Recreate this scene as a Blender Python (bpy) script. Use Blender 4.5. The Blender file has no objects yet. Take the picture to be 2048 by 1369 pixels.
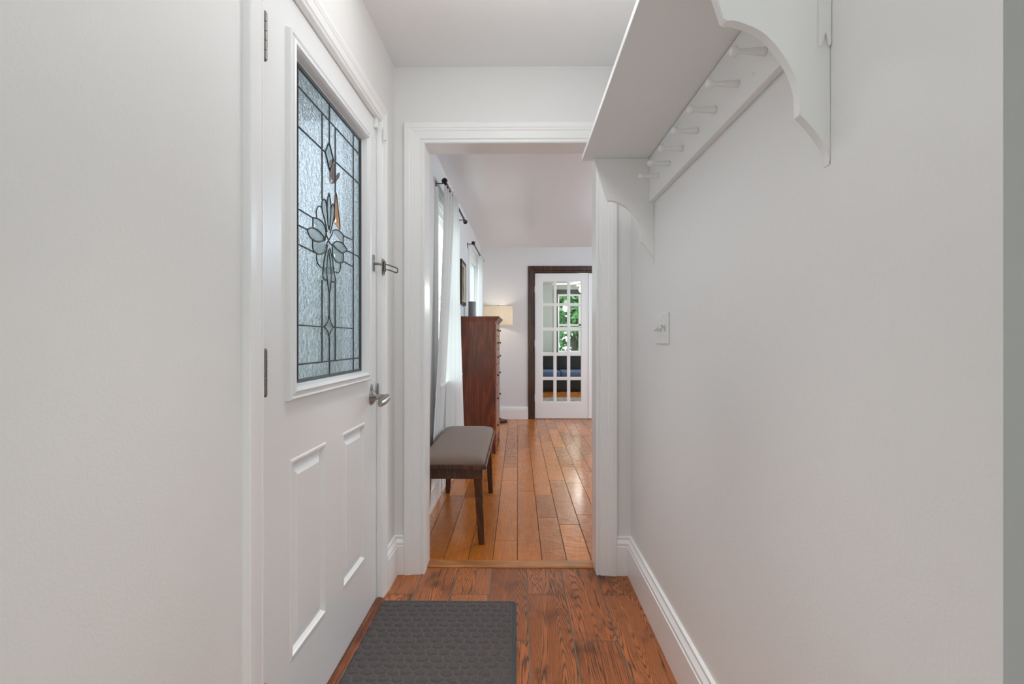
import bpy, bmesh, math, random
import numpy as np
from mathutils import Vector, Matrix
C = bpy.context.scene
COL = C.collection
R_ = math.radians

# ------------------------------------------------------------------ camera, world, exposure
EYE = 1.125            # lens height above the floor
FPX = 1024.0           # focal length in pixels of the 2048 px wide frame (18 mm on 36 mm)
YAW = math.atan(12 / FPX)          # camera turned a little left of the corridor's right wall
TURN = math.atan(26 / FPX) - YAW   # left wall is not quite parallel to the right wall
cam_d = bpy.data.cameras.new('camera'); cam = bpy.data.objects.new('camera', cam_d); COL.objects.link(cam)
cam.location = (0, 0, EYE); cam.rotation_euler = (R_(90), 0, YAW)
cam_d.sensor_width = 36; cam_d.lens = 18.0; cam_d.shift_y = -4.5 / 2048; cam_d.clip_start = 0.02
C.camera = cam

w = bpy.data.worlds.new('world'); C.world = w; w.use_nodes = True
wn = w.node_tree.nodes; wl = w.node_tree.links; wn.clear()
wo = wn.new('ShaderNodeOutputWorld'); bg = wn.new('ShaderNodeBackground')
tc = wn.new('ShaderNodeTexCoord'); sx = wn.new('ShaderNodeSeparateXYZ'); cr = wn.new('ShaderNodeValToRGB')
cr.color_ramp.elements[0].position = 0.0; cr.color_ramp.elements[0].color = (.80, .92, .96, 1)
cr.color_ramp.elements[1].position = 0.6; cr.color_ramp.elements[1].color = (.86, .93, 1, 1)
wl.new(tc.outputs['Generated'], sx.inputs[0]); wl.new(sx.outputs['Z'], cr.inputs[0])
wl.new(cr.outputs[0], bg.inputs['Color']); wl.new(bg.outputs[0], wo.inputs[0])
bg.inputs['Strength'].default_value = 5.0

def area_light(name, loc, rot, sx_, sy_, energy, color):
    l = bpy.data.lights.new(name, 'AREA'); l.shape = 'RECTANGLE'; l.size = sx_; l.size_y = sy_
    l.energy = energy; l.color = color
    o = bpy.data.objects.new(name, l); COL.objects.link(o); o.location = loc; o.rotation_euler = rot
    return o
def lamp(name, loc, energy, color, r=.08):
    l = bpy.data.lights.new(name, 'POINT'); l.energy = energy; l.color = color; l.shadow_soft_size = r
    o = bpy.data.objects.new(name, l); COL.objects.link(o); o.location = loc
    return o
def fill_spot(name, loc, energy, cone, color=(1, .985, .96)):
    l = bpy.data.lights.new(name, 'SPOT'); l.energy = energy; l.color = color; l.shadow_soft_size = .07
    l.spot_size = R_(cone); l.spot_blend = 1.0
    o = bpy.data.objects.new(name, l); COL.objects.link(o); o.location = loc
    return o
def portal(name, loc, rot, sx_, sy_):
    o = area_light(name, loc, rot, sx_, sy_, 1, (1, 1, 1)); o.data.cycles.is_portal = True
    return o
# added fill lamps with no fixtures in view; far_room_light belongs to the fan globe
area_light('kitchen_fill_light', (.85, -1.9, 2.40), (0, 0, 0), 1.3, 1.3, 8, (1, .975, .94))  # fill added behind the camera
area_light('hall_overhead_fill', (-.12, .95, 2.425), (0, 0, 0), .85, 1.8, 4.2, (.97, .985, 1))  # broad overhead fill added to even out the hall walls
lamp('hall_point_fill', (.0, 1.52, 2.17), 3.7, (.985, .99, 1), .10)  # point fill added for the hall ceiling and end wall
for i_, (x_, y_, e_, c_) in enumerate(((-.08, .80, 72, 58), (-.08, 1.75, 62, 56), (.0, -.7, 26, 90), (1.1, -.9, 26, 90), (.0, -2.1, 26, 90), (1.1, -2.1, 26, 90))):
    fill_spot('down_fill_%d' % (i_ + 1), (x_, y_, 2.43), e_, c_)  # invented spots that lift the low walls and feed the floor bounce
lamp('living_room_fill', (1.9, 4.9, 2.14), 50, (.62, .82, 1), .14)  # cool fill added against the warm cast on the living room ceiling
lamp('far_room_light', (1.33, 10.45, 2.0), 44, (1, .95, .86), .1)

C.view_settings.view_transform = 'Standard'; C.view_settings.look = 'None'
C.view_settings.gamma = 1; C.view_settings.use_curve_mapping = False
C.view_settings.exposure = 0.22
try:
    C.cycles.use_denoising = True; C.cycles.denoiser = 'OPENIMAGEDENOISE'
    C.cycles.max_bounces = 10; C.cycles.diffuse_bounces = 6; C.cycles.transparent_max_bounces = 16
    C.cycles.sample_clamp_indirect = 6
    C.cycles.caustics_refractive = True; C.cycles.caustics_reflective = False
except Exception: pass

# ------------------------------------------------------------------ material helpers
class NT:
    def __init__(s, name):
        s.m = bpy.data.materials.new(name); s.m.use_nodes = True
        s.n = s.m.node_tree.nodes; s.l = s.m.node_tree.links
        s.b = s.n['Principled BSDF']; s.out = s.n['Material Output']
    def node(s, t, ins=None, **kw):
        x = s.n.new(t)
        for k, v in kw.items(): setattr(x, k, v)
        for k, v in (ins or {}).items(): s.put(x, k, v)
        return x
    def put(s, x, k, v):
        if isinstance(v, bpy.types.NodeSocket): s.l.new(v, x.inputs[k])
        else: x.inputs[k].default_value = v
    def obj(s): return s.node('ShaderNodeTexCoord').outputs['Object']
    def uv(s, name='UVMap'): return s.node('ShaderNodeUVMap', uv_map=name).outputs[0]
    def mapv(s, v, scale=(1, 1, 1), loc=(0, 0, 0)):
        return s.node('ShaderNodeMapping', {'Vector': v, 'Scale': scale, 'Location': loc}).outputs[0]
    def noise(s, v, scale, detail=3, rough=.55, dist=0):
        x = s.node('ShaderNodeTexNoise', {'Vector': v, 'Scale': scale, 'Detail': detail, 'Roughness': rough, 'Distortion': dist})
        return x.outputs['Fac']
    def math(s, op, a, b=0.0, c=0.0):
        x = s.node('ShaderNodeMath', operation=op); s.put(x, 0, a); s.put(x, 1, b)
        if op in ('MULTIPLY_ADD', 'SMOOTH_MIN'): s.put(x, 2, c)
        return x.outputs[0]
    def ramp(s, f, stops):
        x = s.node('ShaderNodeValToRGB', {'Fac': f}); e = x.color_ramp.elements
        while len(e) < len(stops): e.new(.5)
        for i, (p, c) in enumerate(stops):
            e[i].position = p; e[i].color = (c, c, c, 1) if isinstance(c, (int, float)) else (*c, 1)
        return x.outputs[0]
    def mix(s, f, a, b, blend='MIX'):
        x = s.node('ShaderNodeMix', data_type='RGBA', blend_type=blend)
        s.put(x, 0, f)
        for k, v in ((6, a), (7, b)):
            s.put(x, k, v if isinstance(v, bpy.types.NodeSocket) else (*v, 1))
        return x.outputs[2]
    def bump(s, h, strength=.3, dist=.01):
        s.l.new(s.node('ShaderNodeBump', {'Height': h, 'Strength': strength, 'Distance': dist}).outputs[0], s.b.inputs['Normal'])
    def set(s, **kw):
        names = dict(color='Base Color', rough='Roughness', metal='Metallic', spec='Specular IOR Level', trans='Transmission Weight',
                     coat='Coat Weight', coatr='Coat Roughness', ior='IOR', sheen='Sheen Weight', em='Emission Color', ems='Emission Strength')
        for k, v in kw.items():
            if k in ('color', 'em') and not isinstance(v, bpy.types.NodeSocket): v = (*v, 1)
            s.put(s.b, names[k], v)
        return s
def srgb(r, g, b): return tuple(((x / 255) / 12.92 if x / 255 <= .04045 else ((x / 255 + .055) / 1.055) ** 2.4) for x in (r, g, b))

def paint(name, col, rough=.5, bs=.05, sc=180):
    t = NT(name); o = t.obj()
    t.set(color=col, rough=rough)
    t.bump(t.math('ADD', t.noise(o, sc, 3), t.math('MULTIPLY', t.noise(o, 9, 2), 2.0)), bs, .004)
    return t.m
M = {}
M['wall'] = paint('wall_paint', (.835, .83, .82), .55, .12, 160)
M['wall_shaded'] = paint('shaded_wall_paint', (.45, .44, .42), .55, .1, 160)  # darker copy of the wall paint; the wall end's shade is in this colour
M['wall_living'] = paint('living_wall_paint', (.77, .765, .775), .5, .1, 160)
M['wall_far'] = paint('far_wall_paint', (.55, .59, .58), .6, .08, 160)
M['ceil'] = paint('ceiling_paint', (.87, .865, .86), .6, .08, 120)
M['ceil_living'] = paint('living_ceiling_paint', (.80, .82, .85), .28, .05, 60)
M['trim'] = paint('trim_paint', (.90, .90, .895), .28, .05, 60)
M['door'] = paint('door_paint', (.85, .85, .845), .30, .06, 90)
M['shelf'] = paint('shelf_paint', (.87, .87, .855), .42, .10, 110)
M['bouncefloor'] = paint('pale_bounce_floor', (.74, .75, .75), .4, .02, 20)  # pale floor added out of view to bounce light upward
M['plastic'] = paint('white_plastic', (.82, .82, .81), .3, .0)
M['blocker_paint'] = paint('blocker_paint', (.6, .6, .58), .6, .0)
M['stone'] = paint('porch_stone', (.80, .81, .82), .8, .2, 30)

def metal(name, col, rough, mt=1.0):
    t = NT(name); t.set(color=col, rough=rough, metal=mt); return t.m
M['nickel'] = metal('brushed_nickel', (.42, .40, .37), .28)
M['darknickel'] = metal('antique_nickel', (.22, .20, .19), .35)
M['bronze'] = metal('dark_bronze', (.05, .04, .038), .38)
M['lead'] = metal('lead_came', (.06, .065, .065), .45, .6)
M['black'] = metal('black_paint', (.02, .02, .02), .5, 0)
M['switch'] = metal('switch_toggle', (.62, .62, .60), .35, 0)

def wood(name, light, dark, axis=(1, 1, .12), sc=22, rough=.35, spec=.5, knots=True):
    t = NT(name); o = t.obj()
    v = t.mapv(o, axis)
    n = t.noise(v, sc * .35, 3, .5, .6)
    rings = t.math('SINE', t.math('MULTIPLY', n, 60))
    f1 = t.ramp(rings, [(0, 0.0), (1, 1.0)])
    f = t.math('ADD', t.math('MULTIPLY', f1, .35), t.math('MULTIPLY', t.noise(v, sc * 6, 4, .6), .8))
    col = t.mix(t.ramp(f, [(.25, 0.), (.8, 1.)]), dark, light)
    big = t.noise(t.mapv(o, (1, 1, .5)), 5, 2)
    col = t.mix(t.ramp(big, [(.3, .55), (.6, 0.)]), col, tuple(x * .5 for x in dark))
    if knots:
        vo = t.node('ShaderNodeTexVoronoi', {'Vector': t.mapv(o, (1, 1, .6)), 'Scale': 5.0, 'Randomness': 1.0})
        k = t.ramp(vo.outputs['Distance'], [(.03, 1.), (.10, 0.)])
        col = t.mix(t.math('MULTIPLY', k, .8), col, tuple(x * .3 for x in dark))
    t.set(color=col, rough=rough, spec=spec); t.bump(f, .08, .003)
    return t.m
M['chestwood'] = wood('chest_cherry_wood', srgb(138, 68, 36), srgb(94, 42, 22), (1, 1, .10), 16, .38)
M['chestfront'] = wood('chest_front_wood', srgb(168, 98, 48), srgb(120, 62, 28), (1, .12, 1), 18, .3)
M['walnut'] = wood('bench_walnut', srgb(104, 66, 42), srgb(62, 38, 24), (1, .3, .15), 22, .36, .5, False)
M['casingwood'] = wood('dark_brown_casing_wood', srgb(92, 56, 34), srgb(50, 32, 26), (1, 1, .1), 20, .4, .5, False)
M['sillwood'] = wood('reddish_sill_wood', srgb(150, 82, 38), srgb(96, 46, 20), (1, .1, 1), 26, .25, .5, False)
M['oakstrip'] = wood('oak_threshold_wood', srgb(206, 142, 84), srgb(170, 106, 56), (.08, 1, 1), 30, .3, .5, False)

def plank_mat(name, stretch, light, mid, dark, stain, rough, grain_n, tint, coat=0, knot=False, waves=0.0, gain=.8, spec=.5):
    """UV = metres along / across a plank, shifted per plank; attribute 'pid' = random per plank"""
    t = NT(name); uv = t.uv()
    at = t.node('ShaderNodeAttribute', attribute_name='pid'); pid = at.outputs['Fac']
    v = t.mapv(uv, (1.0, stretch, 1))
    n = t.math('ADD', t.noise(v, 1.1, 0, .5, .15), t.math('MULTIPLY', t.noise(t.mapv(uv, (1.0, stretch * 1.6, 1)), 5, 1, .5, 0), .045))
    fr = t.math('FRACT', t.math('MULTIPLY', n, grain_n))
    tri = t.math('ABSOLUTE', t.math('SUBTRACT', fr, .5))            # 0 at the middle of a growth ring
    line = t.ramp(tri, [(.03, 1.), (.27, 0.)])
    fine = t.noise(t.mapv(uv, (1, 26, 1)), 9, 4, .65)
    line = t.math('MULTIPLY', line, t.ramp(t.noise(t.mapv(uv, (1, 30, 1)), 14, 3, .6), [(.32, .25), (.55, 1.)]))
    base = t.mix(t.ramp(fine, [(.25, 0.), (.75, 1.)]), mid, light)
    col = t.mix(t.math('MULTIPLY', line, gain), base, dark)
    st = t.ramp(t.noise(t.mapv(uv, (1, 1.8, 1)), 4.5, 4, .6), [(.52, 0.), (.72, 1.)])
    col = t.mix(t.math('MULTIPLY', st, stain), col, tuple(x * .55 for x in dark))
    if knot:
        vo = t.node('ShaderNodeTexVoronoi', {'Vector': t.mapv(uv, (1, 1.6, 1)), 'Scale': 1.9, 'Randomness': 1.0})
        k = t.ramp(vo.outputs['Distance'], [(.03, 1.), (.10, 0.)])
        col = t.mix(t.math('MULTIPLY', k, .8), col, tuple(x * .45 for x in dark))
    br = t.math('MULTIPLY_ADD', pid, tint, 1 - tint / 2)
    vb = t.node('ShaderNodeCombineColor', {0: br, 1: t.math('POWER', br, 1.12), 2: t.math('POWER', br, 1.25)}).outputs[0]
    col = t.mix(1.0, col, vb, 'MULTIPLY')
    t.set(color=col, rough=t.math('MULTIPLY_ADD', fine, .15, rough), coat=coat, coatr=.16, spec=spec)
    h = t.math('MULTIPLY', line, -.5 if not waves else -.2)
    if waves:
        wv = t.noise(t.mapv(uv, (2.2, 1.0, 1)), 7, 2, .5, 1.2)
        h = t.math('ADD', t.math('MULTIPLY', h, .10), t.math('MULTIPLY', wv, waves))
    t.bump(h, .5, .004)
    return t.m
M['tile'] = plank_mat('wood_look_tile', 13, srgb(198, 118, 66), srgb(152, 87, 47), srgb(56, 37, 28), .85, .38, 30, .45, gain=.95)
M['oak'] = plank_mat('oak_planks', 9, srgb(206, 121, 42), srgb(182, 98, 28), srgb(118, 58, 18), .20, .19, 9, .44, .36, True, 2.4, .26, spec=.32)
t = NT('grout'); t.set(color=t.mix(t.noise(t.obj(), 60, 3), srgb(98, 80, 66), srgb(136, 118, 102)), rough=.9); M['grout'] = t.m
t = NT('plank_gap'); t.set(color=srgb(70, 40, 20), rough=.8); M['gap'] = t.m

def fabric(name, c1, c2, sc=900, rough=.95, bs=.35, sheen=.1):
    t = NT(name); o = t.obj(); f = t.noise(o, sc, 4, .7)
    t.set(color=t.mix(t.ramp(f, [(.35, 0.), (.65, 1.)]), c1, c2), rough=rough, sheen=sheen, spec=.15); t.bump(f, bs, .002)
    return t.m
M['mat'] = fabric('ribbed_mat_fibre', srgb(62, 58, 58), srgb(112, 104, 102), 420, .95, .9)
t = NT('pebbled_mat_fibre'); o_ = t.obj(); f_ = t.noise(o_, 520, 4, .7); at_ = t.node('ShaderNodeAttribute', attribute_name='ridge').outputs['Fac']
c_ = t.mix(t.ramp(f_, [(.36, 0.), (.64, 1.)]), srgb(56, 51, 51), srgb(112, 105, 104)); c_ = t.mix(t.math('MULTIPLY', at_, .5), c_, srgb(128, 121, 119))
t.set(color=c_, rough=.95, spec=.1, sheen=.1); t.bump(f_, .9, .002); M['mat'] = t.m
M['mathem'] = fabric('mat_border_fibre', srgb(52, 54, 58), srgb(92, 94, 98), 420, .95, .9)
M['seat'] = fabric('taupe_tweed', srgb(122, 102, 91), srgb(158, 137, 124), 700)
M['sofa'] = fabric('dark_sofa_fabric', srgb(20, 24, 27), srgb(36, 40, 44), 300)
M['blue'] = fabric('blue_seat_fabric', srgb(62, 82, 118), srgb(88, 108, 146), 300)
M['rug'] = fabric('rug_wool', srgb(120, 112, 108), srgb(176, 168, 160), 14)

def cloth(name, col, tr):
    t = NT(name); o = t.obj()
    d = t.node('ShaderNodeBsdfDiffuse', {'Color': (*col, 1)}); tl = t.node('ShaderNodeBsdfTranslucent', {'Color': (*col, 1)})
    h = t.noise(o, 500, 3)
    b = t.node('ShaderNodeBump', {'Height': h, 'Strength': .2, 'Distance': .001})
    t.l.new(b.outputs[0], d.inputs['Normal'])
    mx = t.node('ShaderNodeMixShader', {0: tr, 1: d.outputs[0], 2: tl.outputs[0]})
    t.l.new(mx.outputs[0], t.out.inputs[0]); return t.m
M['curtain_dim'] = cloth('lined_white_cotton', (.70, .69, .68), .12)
M['curtain'] = cloth('white_cotton', (.80, .81, .80), .38)

def linen():
    t = NT('lamp_shade_linen'); o = t.obj()
    f = t.noise(t.mapv(o, (1, 1, 1)), 60, 4, .7)
    c = t.mix(f, (.62, .54, .42), (.86, .78, .66))
    d = t.node('ShaderNodeBsdfDiffuse', {'Color': c}); tl = t.node('ShaderNodeBsdfTranslucent', {'Color': c})
    mx = t.node('ShaderNodeMixShader', {0: .35, 1: d.outputs[0], 2: tl.outputs[0]})
    t.l.new(mx.outputs[0], t.out.inputs[0]); return t.m
M['shade'] = linen()

def clear_glass(name, tint=(1, 1, 1), refl=.06):
    t = NT(name)
    tr = t.node('ShaderNodeBsdfTransparent', {'Color': (*tint, 1)}); g = t.node('ShaderNodeBsdfGlossy', {'Roughness': .02})
    fr = t.node('ShaderNodeFresnel', {'IOR': 1.45}); bf = t.node('ShaderNodeNewGeometry').outputs['Backfacing']
    fac = t.math('MULTIPLY', fr.outputs[0], t.math('SUBTRACT', 1.0, bf))      # reflect on the outer face of the pane only
    mx = t.node('ShaderNodeMixShader', {0: fac, 1: tr.outputs[0], 2: g.outputs[0]})
    t.l.new(mx.outputs[0], t.out.inputs[0]); return t.m
M['pane'] = clear_glass('window_glass', (.93, .96, .95))
def textured_glass():
    t = NT('textured_door_glass'); o = t.obj()
    n1 = t.noise(o, 55, 2, .5, .6); n2 = t.noise(o, 130, 2, .5, 1.0)
    h = t.math('ADD', n1, t.math('MULTIPLY', n2, .5))
    b = t.node('ShaderNodeBump', {'Height': h, 'Strength': .55, 'Distance': .012}).outputs[0]
    rf = t.node('ShaderNodeBsdfRefraction', {'Color': (.60, .625, .655, 1), 'Roughness': .12, 'IOR': 1.25, 'Normal': b})
    gl = t.node('ShaderNodeBsdfGlossy', {'Roughness': .15, 'Normal': b})
    tr = t.node('ShaderNodeBsdfTransparent', {'Color': (.55, .585, .61, 1)})
    m1 = t.node('ShaderNodeMixShader', {0: .35, 1: rf.outputs[0], 2: tr.outputs[0]})
    fr = t.node('ShaderNodeFresnel', {'IOR': 1.35}); bf = t.node('ShaderNodeNewGeometry').outputs['Backfacing']
    m2 = t.node('ShaderNodeMixShader', {0: t.math('MULTIPLY', fr.outputs[0], t.math('SUBTRACT', 1.0, bf)), 1: m1.outputs[0], 2: gl.outputs[0]})
    t.l.new(m2.outputs[0], t.out.inputs[0]); return t.m
M['texglass'] = textured_glass()
def tinted(name, col, rough=.05):
    t = NT(name)
    tr = t.node('ShaderNodeBsdfTransparent', {'Color': (*col, 1)}); g = t.node('ShaderNodeBsdfGlossy', {'Roughness': rough})
    mx = t.node('ShaderNodeMixShader', {0: .22, 1: tr.outputs[0], 2: g.outputs[0]})
    t.l.new(mx.outputs[0], t.out.inputs[0]); return t.m
M['bevel'] = tinted('bevelled_clear_glass', (.82, .88, .88))
M['amber'] = tinted('amber_reflection', (.95, .62, .28))  # tint paints an amber reflection into the bevel
M['rose'] = tinted('rose_reflection', (.52, .42, .40))  # tint paints a pinkish refracted image into the bevel
t = NT('lamp_glow'); t.set(color=(1, .95, .85), em=(1, .93, .78), ems=9.0); M['glow'] = t.m
t = NT('foliage'); o_ = t.obj(); t.set(color=t.mix(t.noise(o_, 3, 3), (.03, .12, .035), (.16, .34, .10)), rough=.6); M['leaf'] = t.m
t = NT('bark'); t.set(color=(.08, .06, .045), rough=.9); M['bark'] = t.m
t = NT('lawn'); t.set(color=t.mix(t.noise(t.obj(), 6, 3), (.36, .37, .34), (.46, .47, .43)), rough=.95); M['lawn'] = t.m
t = NT('art'); o_ = t.obj(); n_ = t.noise(o_, 9, 4, .6)
t.set(color=t.ramp(n_, [(.3, srgb(70, 52, 36)), (.5, srgb(128, 104, 76)), (.7, srgb(166, 148, 118))]), rough=.6); M['art'] = t.m
M['vase'] = paint('grey_ceramic', srgb(134, 130, 126), .5, .05, 60)
M['mullion'] = paint('cream_paint', srgb(232, 224, 204), .45, .0)
M['darkcase'] = paint('dark_green_casing_paint', srgb(48, 54, 50), .45, .0)

# ------------------------------------------------------------------ mesh helpers
def toL(p, fr):
    """frame 'L' = axes of the left wall, 'R' = world axes"""
    if fr == 'R': return Vector(p)
    return Matrix.Rotation(-TURN, 3, 'Z') @ Vector(p)
class MB:
    def __init__(s): s.b = bmesh.new(); s.smooth = False; s.uv = False
    def box(s, x0, x1, y0, y1, z0, z1, bev=0, seg=2):
        r = bmesh.ops.create_cube(s.b, size=1)
        for v in r['verts']:
            v.co = Vector((x0 + (v.co.x + .5) * (x1 - x0), y0 + (v.co.y + .5) * (y1 - y0), z0 + (v.co.z + .5) * (z1 - z0)))
        if bev:
            es = list({e for v in r['verts'] for e in v.link_edges})
            bmesh.ops.bevel(s.b, geom=es, offset=bev, segments=seg, affect='EDGES', profile=.5)
        return s
    def prism(s, pts, fn, d0, d1, bev=0):
        """pts 2D outline, fn(a, b, d) -> xyz"""
        A = [s.b.verts.new(fn(a, b, d0)) for a, b in pts]; B = [s.b.verts.new(fn(a, b, d1)) for a, b in pts]
        f = [s.b.faces.new(A), s.b.faces.new(B[::-1])]
        n = len(pts)
        for i in range(n): f.append(s.b.faces.new((A[i], B[i], B[(i + 1) % n], A[(i + 1) % n])))
        if bev:
            es = [e for e in f[0].edges] + [e for e in f[1].edges]
            bmesh.ops.bevel(s.b, geom=es, offset=bev, segments=2, affect='EDGES')
        return s
    def sweep(s, prof, paths, closed=False):
        """paths(i, p) -> xyz; i = station, p = profile point"""
        raise NotImplementedError
    def loft(s, rings, close_ring=True, close_path=False, caps=True):
        V = [[s.b.verts.new(p) for p in r] for r in rings]
        n = len(V[0]); m = len(V)
        for i in range(m if close_path else m - 1):
            a, b_ = V[i], V[(i + 1) % m]
            for j in range(n if close_ring else n - 1):
                s.b.faces.new((a[j], a[(j + 1) % n], b_[(j + 1) % n], b_[j]))
        if caps and close_ring and not close_path:
            s.b.faces.new(V[0][::-1]); s.b.faces.new(V[-1])
        return s
    def tube(s, pts, r, n=8, close=False, flat=1.0):
        pts = [Vector(p) for p in pts]; rings = []
        m = len(pts); rr = r if isinstance(r, (list, tuple)) else [r] * m
        up = None
        for i, p in enumerate(pts):
            if close: t_ = pts[(i + 1) % m] - pts[i - 1]
            else: t_ = pts[min(i + 1, m - 1)] - pts[max(i - 1, 0)]
            if t_.length < 1e-9: t_ = Vector((0, 0, 1))
            t_.normalize()
            if up is None:
                up = Vector((0, 0, 1)) if abs(t_.z) < .9 else Vector((1, 0, 0))
            sd = t_.cross(up).normalized(); up = sd.cross(t_).normalized()
            rings.append([p + (sd * math.cos(2 * math.pi * k / n) + up * math.sin(2 * math.pi * k / n) * flat) * rr[i] for k in range(n)])
        return s.loft(rings, True, close)
    def lathe(s, prof, org, axis='z', n=24):
        """prof (radius, along)"""
        o = Vector(org); rings = []
        for r, h in prof:
            ring = []
            for k in range(n):
                a = 2 * math.pi * k / n; c_, s_ = r * math.cos(a), r * math.sin(a)
                if axis == 'z': q = (c_, s_, h)
                elif axis == 'x': q = (h, c_, s_)
                else: q = (s_, h, c_)
                ring.append(o + Vector(q))
            rings.append(ring)
        return s.loft(rings)
    def xf(s, fn):
        for v in s.b.verts: v.co = Vector(fn(*v.co))
        return s

ROOTS = {}
def finish(name, mb, mat, smooth=False, ang=35):
    b = mb.b if isinstance(mb, MB) else mb
    bmesh.ops.recalc_face_normals(b, faces=b.faces[:])
    me = bpy.data.meshes.new(name); b.to_mesh(me); b.free()
    for m_ in (mat if isinstance(mat, list) else [mat]): me.materials.append(m_)
    if smooth:
        me.polygons.foreach_set('use_smooth', [True] * len(me.polygons))
        try: me.set_sharp_from_angle(angle=R_(ang))
        except Exception: pass
    return me
def tag(o, label=None, cat=None, group=None, kind=None):
    for k, v in (('label', label), ('category', cat), ('group', group), ('kind', kind)):
        if v: o[k] = v
    return o
def solo(name, mb, mat, org=(0, 0, 0), fr='R', smooth=False, **kw):
    """a top-level object of one mesh; geometry in frame coordinates"""
    b = mb.b
    bmesh.ops.translate(b, verts=b.verts[:], vec=-Vector(org))
    o = bpy.data.objects.new(name, finish(name, b, mat, smooth)); COL.objects.link(o)
    o.location = toL(org, fr)
    if fr == 'L': o.rotation_euler = (0, 0, -TURN)
    ROOTS[o.name] = Vector(org)
    return tag(o, **kw)
def root(name, org, fr='R', **kw):
    o = bpy.data.objects.new(name, None); COL.objects.link(o); o.empty_display_size = .1
    o.location = toL(org, fr)
    if fr == 'L': o.rotation_euler = (0, 0, -TURN)
    ROOTS[o.name] = Vector(org)
    return tag(o, **kw)
def part(name, mb, mat, parent, smooth=False, **kw):
    b = mb.b; org = ROOTS[parent.name]
    bmesh.ops.translate(b, verts=b.verts[:], vec=-org)
    o = bpy.data.objects.new(name, finish(name, b, mat, smooth)); COL.objects.link(o)
    o.parent = parent; ROOTS[o.name] = org
    return tag(o, **kw)
def copy_tree(o, parent=None):
    c = o.copy(); COL.objects.link(c); c.parent = parent
    for ch in list(o.children): copy_tree(ch, c)
    return c
def smoothline(p, n=5):
    """Catmull-Rom through the points"""
    if len(p) < 3: return p
    q = [p[0]] + list(p) + [p[-1]]; out = []
    for i in range(1, len(q) - 2):
        for k in range(n):
            t_ = k / n; a, b_, c_, d = q[i - 1], q[i], q[i + 1], q[i + 2]
            out.append(tuple(.5 * ((2 * b_[j]) + (-a[j] + c_[j]) * t_ + (2 * a[j] - 5 * b_[j] + 4 * c_[j] - d[j]) * t_ ** 2 + (-a[j] + 3 * b_[j] - 3 * c_[j] + d[j]) * t_ ** 3) for j in range(len(a))))
    out.append(tuple(p[-1])); return out
def frame_sweep(a0, a1, z0, z1, prof, fn, closed=False):
    """moulding round an opening a0..a1, z0..z1; prof (d outward, h proud); fn(a, z, h) -> xyz; open at the floor unless closed"""
    mb = MB(); st = []
    if closed: cs = [(-1, -1), (-1, 1), (1, 1), (1, -1)]
    else: cs = [(-1, 0), (-1, 1), (1, 1), (1, 0)]
    for sa, sz in cs:
        st.append([fn((a0 if sa < 0 else a1) + sa * d, (z1 if sz > 0 else z0) + sz * d, h) for d, h in prof])
    mb.loft(st, True, closed); return mb

XL = -.63; YE = 2.463; XRW = .5421; ZC = 2.44; YF = 7.27; WT = .16
CAS = [(0, 0), (0, .012), (.004, .016), (.010, .016), (.013, .011), (.017, .011), (.021, .018), (.055, .020), (.060, .0235), (.068, .0235), (.073, .026), (.094, .026), (.098, .022), (.098, 0)]
def cas(wd): return [(d * wd / .098, h * .95) for d, h in CAS]
BASE = [(0, 0), (.021, 0), (.021, .137), (.017, .140), (.017, .144), (.0195, .147), (.019, .154), (.013, .162), (.009, .168), (.009, .172), (.011, .175), (.0105, .180), (.006, .183), (0, .183)]

# ------------------------------------------------------------------ floors
def planks(x0, x1, y0, y1, xs0, pitch, gapw, joints, z=0.0, depth=.004, bev=.0008):
    b = bmesh.new(); uvl = b.loops.layers.uv.new('UVMap'); pl = b.faces.layers.float.new('pid')
    k0 = math.floor((x0 - xs0) / pitch); k1 = math.ceil((x1 - xs0) / pitch)
    for k in range(k0, k1):
        xa = max(xs0 + k * pitch + gapw / 2, x0); xb = min(xs0 + (k + 1) * pitch - gapw / 2, x1)
        if xb - xa < .005: continue
        js = [y for y in joints(k) if y0 < y < y1]; ys = [y0] + sorted(js) + [y1]
        for ya, yb in zip(ys[:-1], ys[1:]):
            ya += gapw / 2; yb -= gapw / 2
            if yb - ya < .01: continue
            pid = random.random(); ou, ov = random.random() * 40, random.random() * 40
            v = [b.verts.new((x, y, zz)) for zz, e in ((z - depth, 0), (z - bev, 0), (z, bev)) for x, y in ((xa + e, ya + e), (xb - e, ya + e), (xb - e, yb - e), (xa + e, yb - e))]
            fs = [b.faces.new(v[8:12])]
            for l in (0, 4):
                for i in range(4): fs.append(b.faces.new((v[l + i], v[l + (i + 1) % 4], v[l + 4 + (i + 1) % 4], v[l + 4 + i])))
            for f in fs:
                f[pl] = pid
                for lp in f.loops: lp[uvl].uv = (lp.vert.co.y + ou, lp.vert.co.x + ov)
    n = len(b.faces)
    r = bmesh.ops.create_cube(b, size=1)
    for vv in r['verts']:
        vv.co = Vector((x0 + (vv.co.x + .5) * (x1 - x0), y0 + (vv.co.y + .5) * (y1 - y0), (z - .12) + (vv.co.z + .5) * (.12 - (.0012 if gapw > .0045 else .003))))
    for f in {f for vv in r['verts'] for f in vv.link_faces}: f.material_index = 1
    mb = MB(); mb.b.free(); mb.b = b; return mb
random.seed(4)
def tile_joints(k):
    s = 2.258 if k % 2 == 0 else 1.915
    return [s + .9 * j for j in range(-8, 3)]
solo('floor', planks(-.66, 3.0, .10, 2.521, .0405, .1668, .0054, tile_joints), [M['tile'], M['grout']], kind='structure')
def oak_joints(k):
    r = random.Random(k * 7 + 3); y = 2.6 - r.random() * 1.1; out = []
    while y < 13: out.append(y); y += r.choice([.42, .7, .95, 1.2, 1.45]) + r.random() * .15
    return out
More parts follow.
